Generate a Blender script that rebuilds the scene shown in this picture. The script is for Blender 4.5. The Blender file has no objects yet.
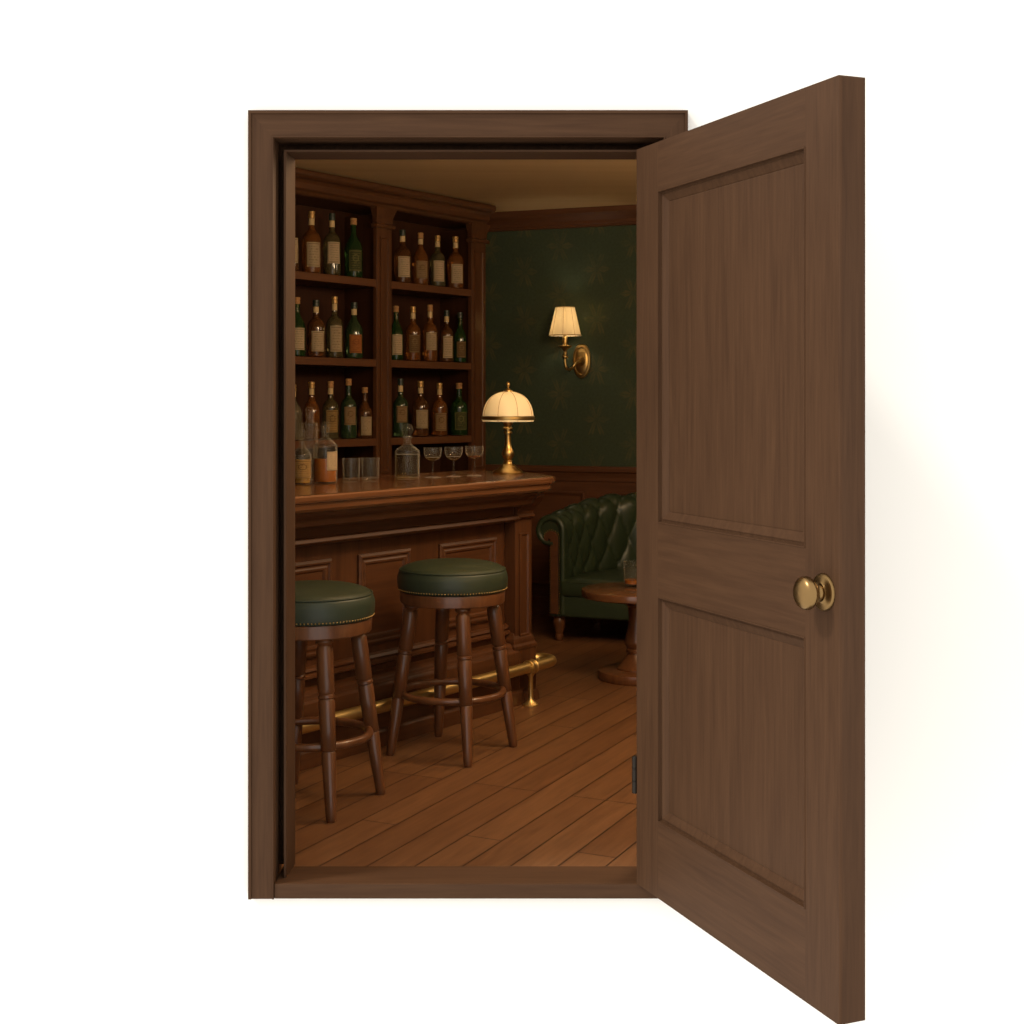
import bpy, bmesh, math, random
from mathutils import Vector, Matrix
random.seed(7)
C = bpy.context.scene.collection
PI = math.pi
sin, cos, R = math.sin, math.cos, math.radians

# ------------------------------------------------------------------ camera
F = 1400.0                      # focal length in pixels of the 1024 frame
CX, CY, EYE = 512.0, 403.0, 1.417
cam = bpy.data.objects.new('camera', bpy.data.cameras.new('camera'))
C.objects.link(cam)
cam.location = (0, 0, EYE)
cam.rotation_euler = (PI / 2, 0, 0)
cam.data.sensor_width = 36
cam.data.lens = F / 1024 * 36
cam.data.shift_y = -(512 - CY) / 1024
cam.data.clip_end = 200
bpy.context.scene.camera = cam


def on_level(px, py, z):
    """point of the place at height z seen at pixel px, py"""
    d = (EYE - z) * F / (py - CY)
    return Vector(((px - CX) / F * d, d, z))


# ------------------------------------------------------------------ materials
class NT:
    def __init__(self, name):
        self.m = bpy.data.materials.new(name)
        self.m.use_nodes = True
        self.t = self.m.node_tree
        self.t.nodes.clear()
        self.out = self.t.nodes.new('ShaderNodeOutputMaterial')

    def n(self, typ, **kw):
        nd = self.t.nodes.new(typ)
        for k, v in kw.items():
            setattr(nd, k, v)
        return nd

    def l(self, a, b):
        self.t.links.new(a, b)

    def math(self, op, a, b=None, c=None, clamp=False):
        nd = self.n('ShaderNodeMath', operation=op)
        nd.use_clamp = clamp
        for i, v in enumerate((a, b, c)):
            if v is None:
                continue
            if isinstance(v, (int, float)):
                nd.inputs[i].default_value = v
            else:
                self.l(v, nd.inputs[i])
        return nd.outputs[0]

    def mix(self, fac, a, b):
        nd = self.n('ShaderNodeMix', data_type='RGBA')
        for s, v in ((nd.inputs[0], fac), (nd.inputs[6], a), (nd.inputs[7], b)):
            if isinstance(v, (int, float)):
                s.default_value = v
            elif isinstance(v, tuple):
                s.default_value = (*v[:3], 1)
            else:
                self.l(v, s)
        return nd.outputs[2]

    def noise(self, vec, scale, detail=3, rough=.55, dist=0):
        nd = self.n('ShaderNodeTexNoise')
        nd.inputs['Scale'].default_value = scale
        nd.inputs['Detail'].default_value = detail
        nd.inputs['Roughness'].default_value = rough
        nd.inputs['Distortion'].default_value = dist
        self.l(vec, nd.inputs['Vector'])
        return nd.outputs['Fac']

    def obj(self, scale=(1, 1, 1), rot=(0, 0, 0)):
        tc = self.n('ShaderNodeTexCoord')
        mp = self.n('ShaderNodeMapping')
        mp.inputs['Scale'].default_value = scale
        mp.inputs['Rotation'].default_value = rot
        self.l(tc.outputs['Object'], mp.inputs['Vector'])
        return mp.outputs['Vector']

    def ramp(self, fac, lo, hi):
        nd = self.n('ShaderNodeMapRange')
        nd.inputs[1].default_value = lo
        nd.inputs[2].default_value = hi
        self.l(fac, nd.inputs[0])
        return nd.outputs[0]

    def bsdf(self, color, rough=.5, spec=.5, metal=0, trans=0, ior=1.45, coat=0, bump=None, bstr=.2, bdist=.01):
        b = self.n('ShaderNodeBsdfPrincipled')
        for s, v in (('Base Color', color), ('Roughness', rough)):
            if isinstance(v, tuple):
                b.inputs[s].default_value = (*v[:3], 1)
            elif isinstance(v, (int, float)):
                b.inputs[s].default_value = v
            else:
                self.l(v, b.inputs[s])
        b.inputs['Specular IOR Level'].default_value = spec
        b.inputs['Metallic'].default_value = metal
        b.inputs['Transmission Weight'].default_value = trans
        b.inputs['IOR'].default_value = ior
        b.inputs['Coat Weight'].default_value = coat
        b.inputs['Coat Roughness'].default_value = .15
        if bump is not None:
            bp = self.n('ShaderNodeBump')
            bp.inputs['Strength'].default_value = bstr
            bp.inputs['Distance'].default_value = bdist
            self.l(bump, bp.inputs['Height'])
            self.l(bp.outputs[0], b.inputs['Normal'])
        self.l(b.outputs[0], self.out.inputs[0])
        return self.m


def wood(name, light, dark, axis='x', rough=.5, spec=.3, coat=0, fine=60, amt=1.0):
    t = NT(name)
    i = 'xyz'.index(axis)
    sc = [1, 1, 1]
    sc[i] = .045
    v = t.obj(tuple(sc))
    g = t.noise(v, fine, 5, .65, .4)
    sc2 = [1, 1, 1]
    sc2[i] = .12
    g2 = t.noise(t.obj(tuple(sc2)), fine / 5, 3, .5, 1.2)
    f = t.math('MULTIPLY_ADD', t.ramp(g, .3, .72), .65 * amt, t.math('MULTIPLY', t.ramp(g2, .3, .7), .35 * amt))
    return t.bsdf(t.mix(f, light, dark), rough, spec, coat=coat, bump=g, bstr=.06, bdist=.002)


def plain(name, col, rough=.5, spec=.5, metal=0, **k):
    t = NT(name)
    n = t.noise(t.obj(), 18, 3)
    dk = tuple(c * .82 for c in col)
    return t.bsdf(t.mix(n, col, dk), rough, spec, metal, **k)


DL, DD = (.073, .0352, .0165), (.044, .0204, .0096)
door_v = wood('door_wood_upright', DL, DD, 'z', .62, .12, fine=85)
door_h = wood('door_wood_level', DL, DD, 'x', .62, .12, fine=85)
frame_h = door_h
BL, BD = (.098, .0380, .0145), (.042, .0155, .0058)
bar_x = wood('mahogany_level', BL, BD, 'x', .38, .35, fine=40)
bar_z = wood('mahogany_upright', BL, BD, 'z', .38, .35, fine=40)
TL, TD = (.155, .065, .026), (.076, .029, .0108)
top_x = wood('polished_mahogany', TL, TD, 'x', .22, .5, coat=.4, fine=40)
trim_w = wood('trim_mahogany', (.098, .0385, .0165), (.050, .0185, .0075), 'x', .5, .2, fine=40)
shelf_w = wood('shelf_walnut', (.120, .047, .0185), (.062, .023, .0085), 'x', .45, .3, fine=40)
cab_dark = wood('cabinet_dark_walnut', (.040, .0135, .0048), (.024, .0075, .0026), 'z', .6, .2, fine=40)
stool_w = wood('stool_walnut', (.145, .056, .0205), (.062, .0225, .008), 'z', .33, .4, coat=.2, fine=45)
brass = plain('aged_brass', (.42, .275, .098), .34, .5, 1)
brass_r = plain('polished_rail_brass', (.70, .50, .20), .42, .5, 1)
brass_d = plain('door_brass', (.25, .152, .06), .3, .5, 1)
iron = plain('dark_hinge_metal', (.030, .024, .018), .5, .3, .6)


def leather(name, col, rg=.44, sp=.36):
    t = NT(name)
    n = t.noise(t.obj(), 9, 4, .6)
    w = t.noise(t.obj(), 160, 3, .6)
    dk = tuple(c * .62 for c in col)
    return t.bsdf(t.mix(n, col, dk), rg, sp, bump=w, bstr=.12, bdist=.002)


green_l = leather('green_leather', (.032, .043, .0235))
green_ch = leather('green_chair_leather', (.027, .040, .0195), .36, .45)


def glass(name, col, trans=1.0, rough=.02, ior=1.45):
    t = NT(name)
    return t.bsdf(col, rough, .5, trans=trans, ior=ior)


def thin_glass(name, col, ior=1.45, rough=.03):
    t = NT(name)
    tr = t.n('ShaderNodeBsdfTransparent')
    tr.inputs[0].default_value = (*col, 1)
    gl = t.n('ShaderNodeBsdfGlossy')
    gl.inputs['Roughness'].default_value = rough
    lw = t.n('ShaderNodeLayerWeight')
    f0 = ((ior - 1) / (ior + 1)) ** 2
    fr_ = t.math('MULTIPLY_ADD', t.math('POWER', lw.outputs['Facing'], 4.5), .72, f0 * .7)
    rim_glint = t.n('ShaderNodeBsdfDiffuse')  # pale diffuse at grazing angles paints a bright glint along glass edges
    rim_glint.inputs[0].default_value = (.86, .80, .68, 1)
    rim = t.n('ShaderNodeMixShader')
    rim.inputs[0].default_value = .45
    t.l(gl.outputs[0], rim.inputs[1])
    t.l(rim_glint.outputs[0], rim.inputs[2])
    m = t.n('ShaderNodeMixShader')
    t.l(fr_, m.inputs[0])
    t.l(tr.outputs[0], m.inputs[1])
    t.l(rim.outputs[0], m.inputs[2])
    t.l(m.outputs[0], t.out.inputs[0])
    return t.m


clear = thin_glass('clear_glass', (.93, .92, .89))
g_amber = glass('amber_bottle_glass', (.235, .080, .018), .6, .07)
g_brown = glass('brown_bottle_glass', (.140, .053, .016), .6, .07)
g_olive = glass('olive_bottle_glass', (.120, .094, .040), .6, .07)
g_green = glass('green_bottle_glass', (.020, .056, .013), .55, .07)
g_teal = glass('sea_green_bottle_glass', (.046, .082, .034), .6, .07)
g_smoke = glass('smoky_clear_glass', (.30, .25, .16), .75, .06)
whisky = glass('amber_whisky', (.42, .130, .014), .3, .05, 1.33)
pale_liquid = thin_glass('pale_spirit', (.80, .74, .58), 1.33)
gold_liquid = glass('golden_spirit', (.62, .35, .07), .5, .0, 1.33)
rose_liquid = glass('rosy_drink', (.70, .36, .20), .4, .0, 1.2)


def label_mat(name, paper, ink, seed, lines=True, outline=False):
    t = NT(name)
    tc = t.n('ShaderNodeTexCoord')
    sp = t.n('ShaderNodeSeparateXYZ')
    t.l(tc.outputs['UV'], sp.inputs[0])
    u, v = sp.outputs[0], sp.outputs[1]
    au = t.math('ABSOLUTE', t.math('SUBTRACT', u, .5))
    av = t.math('ABSOLUTE', t.math('SUBTRACT', v, .5))
    mx = t.math('MAXIMUM', au, av)
    border = t.math('MULTIPLY', t.math('GREATER_THAN', mx, .42), t.math('LESS_THAN', mx, .455))
    # rows of tiny lettering that cannot be read
    row = t.math('FRACT', t.math('MULTIPLY', v, 9.0))
    rowm = t.math('LESS_THAN', t.math('ABSOLUTE', t.math('SUBTRACT', row, .5)), .22)
    mp = t.n('ShaderNodeMapping')
    mp.inputs['Scale'].default_value = (26, 9, 1)
    mp.inputs['Location'].default_value = (seed * 3.1, seed * 1.7, 0)
    t.l(tc.outputs['UV'], mp.inputs['Vector'])
    nz = t.noise(mp.outputs[0], 1.0, 2)
    txt = t.math('MULTIPLY', rowm, t.math('GREATER_THAN', nz, .5))
    inner = t.math('LESS_THAN', mx, .34)
    txt = t.math('MULTIPLY', txt, inner)
    # a round device in the upper half
    dx = t.math('SUBTRACT', u, .5)
    dy = t.math('MULTIPLY', t.math('SUBTRACT', v, .62), 1.35)
    rr = t.math('SQRT', t.math('ADD', t.math('MULTIPLY', dx, dx), t.math('MULTIPLY', dy, dy)))
    ring = t.math('MULTIPLY', t.math('LESS_THAN', t.math('ABSOLUTE', t.math('SUBTRACT', rr, .2)), .025), 0.0 if name.startswith('cream') else 1.0)
    f = t.math('MAXIMUM', t.math('MAXIMUM', border, ring), txt)
    f = t.math('MULTIPLY', f, .5 if name.startswith('cream') else .75)
    stain = t.noise(tc.outputs['UV'], 3.0 + seed, 3)
    base = t.mix(t.math('MULTIPLY', stain, .5), paper, tuple(c * .55 for c in paper))
    return t.bsdf(t.mix(f, base, ink), .7, .2)


INK = (.10, .055, .025)
lab_cream = [label_mat('cream_label_a', (.64, .49, .30), INK, 1), label_mat('cream_label_b', (.68, .52, .32), INK, 2),
             label_mat('cream_label_c', (.58, .44, .26), INK, 3)]
lab_tan = label_mat('tan_label', (.42, .265, .125), INK, 4)
lab_gold = label_mat('gold_label', (.46, .285, .10), INK, 5)
lab_orange = label_mat('orange_label', (.50, .175, .045), (.16, .05, .02), 6)
lab_green = label_mat('dark_green_label', (.075, .085, .030), (.26, .22, .075), 7)
lab_brown = label_mat('brown_label', (.20, .115, .045), (.34, .22, .10), 8)
cork = plain('cork', (.36, .19, .075), .7, .2)
foil_g = plain('gold_foil', (.42, .25, .085), .4, .5, .5)
foil_k = plain('dark_foil', (.022, .030, .020), .4, .5)
neck_p = plain('neck_label_paper', (.50, .36, .18), .6, .3)


def floor_mat():
    t = NT('plank_floor')
    ang = -R(90 - 25.5)
    v = t.obj((1, 1, 1), (0, 0, ang))
    br = t.n('ShaderNodeTexBrick')
    br.offset = .37
    br.offset_frequency = 3
    br.inputs['Scale'].default_value = 1
    br.inputs['Brick Width'].default_value = 1.55
    br.inputs['Row Height'].default_value = .132
    br.inputs['Mortar Size'].default_value = .0030
    br.inputs['Mortar Smooth'].default_value = .1
    br.inputs['Bias'].default_value = 0
    br.inputs['Color1'].default_value = (.178, .084, .035, 1)
    br.inputs['Color2'].default_value = (.142, .064, .0262, 1)
    br.inputs['Mortar'].default_value = (.012, .0045, .002, 1)
    t.l(v, br.inputs['Vector'])
    mp = t.n('ShaderNodeMapping')
    mp.inputs['Scale'].default_value = (.06, 1, 1)
    t.l(v, mp.inputs['Vector'])
    g = t.noise(mp.outputs[0], 55, 5, .65, .6)
    mp2 = t.n('ShaderNodeMapping')
    mp2.inputs['Scale'].default_value = (.16, 1, 1)
    t.l(v, mp2.inputs['Vector'])
    g2 = t.noise(mp2.outputs[0], 14, 3, .5, 2.0)
    f = t.math('ADD', t.math('MULTIPLY', t.ramp(g, .32, .7), .5), t.math('MULTIPLY', t.ramp(g2, .35, .7), .35))
    col = t.mix(f, br.outputs['Color'], t.mix(.72, br.outputs['Color'], (.045, .016, .006)))
    h = t.math('SUBTRACT', 1.0, br.outputs['Fac'])
    return t.bsdf(col, .42, .35, bump=h, bstr=.35, bdist=.004)


def paper_mat():
    t = NT('green_damask_wallpaper')
    tc = t.n('ShaderNodeTexCoord')
    nz = t.n('ShaderNodeTexNoise')
    nz.inputs['Scale'].default_value = 9
    t.l(tc.outputs['Object'], nz.inputs['Vector'])
    warp = t.n('ShaderNodeVectorMath', operation='MULTIPLY_ADD')
    t.l(nz.outputs['Color'], warp.inputs[0])
    warp.inputs[1].default_value = (.022, .022, .022)
    t.l(tc.outputs['Object'], warp.inputs[2])
    sp = t.n('ShaderNodeSeparateXYZ')
    t.l(warp.outputs[0], sp.inputs[0])
    X = t.math('DIVIDE', sp.outputs[0], .255)
    colm = t.math('FLOOR', X)
    half = t.math('MULTIPLY', t.math('FLOORED_MODULO', colm, 2.0), .5)
    Y = t.math('ADD', t.math('DIVIDE', sp.outputs[2], .33), half)
    fx = t.math('SUBTRACT', t.math('FRACT', X), .5)
    fy = t.math('SUBTRACT', t.math('FRACT', Y), .5)
    r = t.math('SQRT', t.math('ADD', t.math('MULTIPLY', fx, fx), t.math('MULTIPLY', fy, fy)))
    an = t.math('ARCTAN2', fy, fx)
    c6 = t.math('COSINE', t.math('MULTIPLY', an, 3.0))
    c14 = t.math('COSINE', t.math('MULTIPLY', an, 20.0))
    ac = t.math('ABSOLUTE', c6)
    lim = t.math('ADD', .06, t.math('ADD', t.math('MULTIPLY', t.math('POWER', ac, 1.3), .30), t.math('MULTIPLY', c14, .035)))
    m = t.ramp(t.math('SUBTRACT', lim, r), -.02, .05)
    vein = t.ramp(t.math('SUBTRACT', 1.0, ac), .003, .03)
    core = t.ramp(r, .04, .08)
    m = t.math('MULTIPLY', m, t.math('MULTIPLY', t.math('ADD', t.math('MULTIPLY', vein, .6), .4), t.math('ADD', t.math('MULTIPLY', core, .7), .3)))
    fade = t.noise(tc.outputs['Object'], 7, 4, .6)
    m = t.math('MULTIPLY', m, t.ramp(fade, .3, .65))
    w = t.noise(tc.outputs['Object'], 60, 3, .7)
    base = t.mix(t.ramp(w, .3, .7), (.040, .054, .031), (.030, .041, .024))
    return t.bsdf(t.mix(t.math('MULTIPLY', m, .8), base, (.078, .066, .030)), .75, .15)


def shade_mat(name, col, tr=.6):
    t = NT(name)
    d = t.n('ShaderNodeBsdfDiffuse')
    d.inputs[0].default_value = (*col, 1)
    s = t.n('ShaderNodeBsdfTranslucent')
    s.inputs[0].default_value = (*col, 1)
    m = t.n('ShaderNodeMixShader')
    m.inputs[0].default_value = tr
    t.l(d.outputs[0], m.inputs[1])
    t.l(s.outputs[0], m.inputs[2])
    t.l(m.outputs[0], t.out.inputs[0])
    return t.m


white_wall = NT('white_paint').bsdf((.90, .88, .83), .9, 0)
floor_m = floor_mat()
paper_m = paper_mat()
ceil_m = wood('ceiling_plaster', (.62, .42, .21), (.50, .33, .165), 'x', .85, .1, fine=7)
shade_l = shade_mat('cream_glass_shade', (.95, .86, .66), .62)
shade_f = shade_mat('cream_fabric_shade', (.95, .84, .62), .62)
rib_m = plain('shade_seam', (.52, .34, .13), .6, .2)


# ------------------------------------------------------------------ mesh helpers
def new():
    return bmesh.new()


def box(bm, x0, x1, y0, y1, z0, z1):
    r = bmesh.ops.create_cube(bm, size=1)
    M = Matrix.Translation(((x0 + x1) / 2, (y0 + y1) / 2, (z0 + z1) / 2)) @ Matrix.Diagonal((x1 - x0, y1 - y0, z1 - z0, 1))
    bmesh.ops.transform(bm, matrix=M, verts=r['verts'])
    return r['verts']


def rbox(x0, x1, y0, y1, z0, z1, b=.004, seg=2):
    bm = new()
    box(bm, x0, x1, y0, y1, z0, z1)
    bmesh.ops.bevel(bm, geom=bm.edges[:], offset=b, segments=seg, profile=.5, affect='EDGES')
    return bm


def lathe(bm, prof, seg=40, M=None, close=False):
    """prof: (radius, z) list. close joins the last ring to the first (a solid of revolution with a hole)."""
    rings = []
    for r, z in prof:
        if r < 1e-6:
            rings.append([bm.verts.new((0, 0, z))])
        else:
            rings.append([bm.verts.new((r * cos(2 * PI * k / seg), r * sin(2 * PI * k / seg), z)) for k in range(seg)])
    pairs = list(zip(rings, rings[1:]))
    if close:
        pairs.append((rings[-1], rings[0]))
    for a, b in pairs:
        for k in range(seg):
            k2 = (k + 1) % seg
            if len(a) == 1 and len(b) == 1:
                continue
            if len(a) == 1:
                bm.faces.new((a[0], b[k2], b[k]))
            elif len(b) == 1:
                bm.faces.new((a[k], a[k2], b[0]))
            else:
                bm.faces.new((a[k], a[k2], b[k2], b[k]))
    if not close:
        for rg, fl in ((rings[0], True), (rings[-1], False)):
            if len(rg) > 1:
                bm.faces.new(rg[::-1] if fl else rg)
    vs = [v for rg in rings for v in rg]
    if M is not None:
        bmesh.ops.transform(bm, matrix=M, verts=vs)
    return bm


def smooth_prof(pts, n=6):
    """Catmull-Rom through profile points"""
    out = []
    P = [pts[0]] + list(pts) + [pts[-1]]
    for i in range(1, len(P) - 2):
        p0, p1, p2, p3 = [Vector((*p, 0)) if len(p) == 2 else Vector(p) for p in P[i - 1:i + 3]]
        for k in range(n):
            s = k / n
            q = .5 * (2 * p1 + (p2 - p0) * s + (2 * p0 - 5 * p1 + 4 * p2 - p3) * s * s + (3 * p1 - p0 - 3 * p2 + p3) * s ** 3)
            out.append(tuple(q[:len(pts[0])]))
    out.append(tuple(pts[-1]))
    return out


def tube(bm, pts, rad, seg=16, closed=False):
    pts = [Vector(p) for p in pts]
    n = len(pts)
    if not hasattr(rad, '__len__'):
        rad = [rad] * n
    rings = []
    prev = None
    for i in range(n):
        if closed:
            t = pts[(i + 1) % n] - pts[i - 1]
        else:
            t = pts[min(i + 1, n - 1)] - pts[max(i - 1, 0)]
        t.normalize()
        if prev is None:
            up = Vector((0, 0, 1)) if abs(t.z) < .9 else Vector((1, 0, 0))
            a = t.cross(up).normalized()
        else:
            a = (prev - t * prev.dot(t)).normalized()
        prev = a
        b = t.cross(a)
        rings.append([bm.verts.new(pts[i] + (a * cos(2 * PI * k / seg) + b * sin(2 * PI * k / seg)) * rad[i]) for k in range(seg)])
    pr = list(zip(rings, rings[1:])) + ([(rings[-1], rings[0])] if closed else [])
    for a, b in pr:
        for k in range(seg):
            k2 = (k + 1) % seg
            bm.faces.new((a[k], a[k2], b[k2], b[k]))
    if not closed:
        bm.faces.new(rings[0][::-1])
        bm.faces.new(rings[-1])
    return bm


def prism(bm, pts, f0, f1):
    """polygon pts mapped by f0 and f1 to the two end faces"""
    a = [bm.verts.new(f0(*p)) for p in pts]
    b = [bm.verts.new(f1(*p)) for p in pts]
    n = len(pts)
    for k in range(n):
        k2 = (k + 1) % n
        bm.faces.new((a[k], a[k2], b[k2], b[k]))
    bm.faces.new(a[::-1])
    bm.faces.new(b)
    return bm


def offset_poly(pts, d):
    """convex counter-clockwise polygon moved inwards by d (outwards when negative)"""
    n = len(pts)
    out = []
    for i in range(n):
        p0, p1, p2 = Vector(pts[i - 1]), Vector(pts[i]), Vector(pts[(i + 1) % n])
        e1, e2 = (p1 - p0).normalized(), (p2 - p1).normalized()
        n1, n2 = Vector((-e1.y, e1.x)), Vector((-e2.y, e2.x))
        m = n1 + n2
        out.append(tuple(p1 + m * (d / max(.2, (1 + n1.dot(n2))))))
    return out


def layers(bm, poly, ls):
    """ls: (inward offset, z) from the top down"""
    rings = []
    for d, z in ls:
        rings.append([bm.verts.new((x, y, z)) for x, y in offset_poly(poly, d)])
    n = len(poly)
    for a, b in zip(rings, rings[1:]):
        for k in range(n):
            k2 = (k + 1) % n
            bm.faces.new((a[k], a[k2], b[k2], b[k]))
    bm.faces.new(rings[0])
    bm.faces.new(rings[-1][::-1])
    return bm


def rect_rings(bm, a0, a1, z0, z1, rings, f, cap=True):
    """nested rectangles (inset, depth): a moulded frame, capped by a flat field"""
    R_ = []
    for ins, off in rings:
        R_.append([bm.verts.new(f(a, off, z)) for a, z in ((a0 + ins, z0 + ins), (a1 - ins, z0 + ins), (a1 - ins, z1 - ins), (a0 + ins, z1 - ins))])
    for p, q in zip(R_, R_[1:]):
        for k in range(4):
            k2 = (k + 1) % 4
            bm.faces.new((p[k], p[k2], q[k2], q[k]))
    if cap:
        bm.faces.new(R_[-1])
    return bm


def round_poly(pts, radii, seg=8):
    out = []
    n = len(pts)
    for i in range(n):
        p0, p1, p2 = Vector(pts[i - 1]), Vector(pts[i]), Vector(pts[(i + 1) % n])
        r = radii[i]
        if r <= 0:
            out.append(tuple(p1))
            continue
        a, b = (p0 - p1).normalized(), (p2 - p1).normalized()
        for k in range(seg + 1):
            s = k / seg
            q = (p1 + a * r) * (1 - s) ** 2 + p1 * 2 * s * (1 - s) + (p1 + b * r) * s * s
            out.append(tuple(q))
    return out


def obj(name, bm, mat, parent=None, smooth=False, off=None, bevel=0, keep=False, angle=35):
    if off is not None:
        bmesh.ops.translate(bm, vec=-Vector(off), verts=bm.verts[:])
    if not keep:
        bmesh.ops.recalc_face_normals(bm, faces=bm.faces[:])
    me = bpy.data.meshes.new(name)
    bm.to_mesh(me)
    bm.free()
    mats = mat if isinstance(mat, (list, tuple)) else [mat]
    for m in mats:
        me.materials.append(m)
    o = bpy.data.objects.new(name, me)
    C.objects.link(o)
    if parent is not None:
        o.parent = parent
    if smooth:
        for p in me.polygons:
            p.use_smooth = True
        if hasattr(me, 'set_sharp_from_angle'):
            me.set_sharp_from_angle(angle=R(angle))
    if bevel:
        md = o.modifiers.new('edge', 'BEVEL')
        md.width = bevel
        md.segments = 2
        md.limit_method = 'ANGLE'
        md.angle_limit = R(30)
    return o


def tag(o, label, cat=None, group=None, kind=None):
    o['label'] = label
    if cat:
        o['category'] = cat
    if group:
        o['group'] = group
    if kind:
        o['kind'] = kind
    return o


def thing(name, label, cat, loc=(0, 0, 0), rz=0, group=None, kind=None):
    o = bpy.data.objects.new(name, None)
    C.objects.link(o)
    o.empty_display_size = .1
    o.location = loc
    o.rotation_euler = (0, 0, rz)
    return tag(o, label, cat, group, kind)


def copy_tree(o, parent=None):
    c = o.copy()
    C.objects.link(c)
    if parent is not None:
        c.parent = parent
    for ch in list(o.children):
        copy_tree(ch, c)
    return c


def structure(name, bm, mat, label, loc=None, rz=0, **k):
    o = obj(name, bm, mat, None, **k)
    if loc is not None:
        o.location = loc
        o.rotation_euler = (0, 0, rz)
    o['kind'] = 'structure'
    o['label'] = label
    return o


# ------------------------------------------------------------------ plan of the place
BAR_ANG = R(54)
EU, EV = Vector((cos(BAR_ANG), sin(BAR_ANG), 0)), Vector((-sin(BAR_ANG), cos(BAR_ANG), 0))
W_DIR = Vector((.929, -.370, 0)).normalized()
WALL_ANG = math.atan2(W_DIR.y, W_DIR.x)
P_DIR = Vector((-W_DIR.y, W_DIR.x, 0))
CEIL = 2.70


def bar_pt(u, v, z=0):
    return EU * u + EV * v + Vector((0, 0, z))


BACK0 = Vector((.803, 9.132, 0))
t_c = (5.83 - BACK0.dot(EV)) / (-W_DIR).dot(EV)
CORNER = BACK0 - W_DIR * t_c                       # back-left corner of the room
XR = 2.8
t_r = (XR - CORNER.x) / W_DIR.x
CORNER_R = CORNER + W_DIR * t_r
YF = 4.22
XL = (EV.y * YF - 5.83) / sin(BAR_ANG)
poly_room = [(XL, YF), (XR, YF), (CORNER_R.x, CORNER_R.y), (CORNER.x, CORNER.y)]

# floor and ceiling
bm = new()
big = offset_poly(poly_room, -.1)
big[0] = (XL - .12, YF)
big[1] = (XR + .1, YF)
prism(bm, big, lambda x, y: (x, y, -.1), lambda x, y: (x, y, 0))
box(bm, -.69, .44, 4.15, YF, -.02, 0)
structure('floor', bm, floor_m, 'brown plank floor running diagonally across the bar room')
bm = new()
prism(bm, big, lambda x, y: (x, y, CEIL), lambda x, y: (x, y, CEIL + .1))
structure('ceiling', bm, ceil_m, 'dim tan plaster ceiling of the bar room')

# walls
bm = new()
HX0, HX1, HZ = -.70, .455, 2.19
box(bm, -9, HX0, 4.03, YF, -1.5, 6)
box(bm, HX1, 9, 4.03, YF, -1.5, 6)
box(bm, HX0, HX1, 4.03, YF, HZ, 6)
box(bm, HX0, HX1, 4.03, 4.15, -1.5, 0)
box(bm, HX0, HX1, 4.15, YF, -1.5, -.02)
structure('wall_front', bm, white_wall, 'plain white wall around the doorway')
bm = new()
LW = (CORNER - CORNER_R).length
box(bm, -.1, LW + .1, 0, .1, -.1, CEIL + .1)
structure('wall_back', bm, paper_m, 'dark green damask papered wall behind the armchair', CORNER, WALL_ANG)
lu = bar_pt(0, 5.83)
u0 = Vector((XL, YF, 0)).dot(EU)
u1 = CORNER.dot(EU)
bm = new()
box(bm, u0 - .2, u1 + .12, 5.83, 5.93, -.1, CEIL + .1)
structure('wall_left', bm, cab_dark, 'dark panelled wall behind the bottle shelves', (0, 0, 0), BAR_ANG)
bm = new()
box(bm, XR, XR + .1, YF, CORNER_R.y + .1, -.1, CEIL + .1)
structure('wall_right', bm, cab_dark, 'dark panelled side wall out past the door')

# trims along the back wall (local x along the wall, -y into the room)
s0 = .33


def wall_prof(name, prof, label, mat=trim_w):
    bm = new()
    prism(bm, prof, lambda y, z: (-.02, y, z), lambda y, z: (LW, y, z))
    return structure(name, bm, mat, label, CORNER, WALL_ANG, bevel=.002)


wall_prof('trim_1', [(0, CEIL), (-.085, CEIL), (-.085, 2.665), (-.065, 2.65), (-.055, 2.64), (-.03, 2.62), (-.028, 2.60), (-.02, 2.595), (-.02, 2.582), (0, 2.577)],
          'brown crown moulding at the top of the green wall')
wall_prof('trim_2', [(0, 1.0), (-.03, 1.0), (-.04, .992), (-.04, .965), (-.03, .955), (-.022, .925), (-.02, .90), (0, .90)],
          'brown chair rail below the green wallpaper')
wall_prof('baseboard_back', [(0, .125), (-.018, .125), (-.026, .115), (-.026, 0), (0, 0)], 'dark brown baseboard along the back wall')
bm = new()
box(bm, -.02, LW, -.012, 0, .12, .905)
wains = structure('trim_3', bm, trim_w, 'brown panelled wainscot below the chair rail', CORNER, WALL_ANG)
for k in range(4):
    a0 = .10 + k * .86
    if a0 > LW - .3:
        break
    bm = new()
    rect_rings(bm, a0, min(a0 + .707, LW - .05), .20, .832, [(0, 0), (0, .01), (.012, .012), (.02, .006), (.03, .002)], lambda a, o, z: (a, -.012 - o, z), False)
    obj('panel_molding', bm, trim_w, wains)

# ------------------------------------------------------------------ door frame
fr = thing('trim_4', 'brown wooden door frame with mitred casing and threshold', None, (-.13, 4.0, 0), 0, kind='structure')
OFF = (-.13, 4.0, 0)


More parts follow.
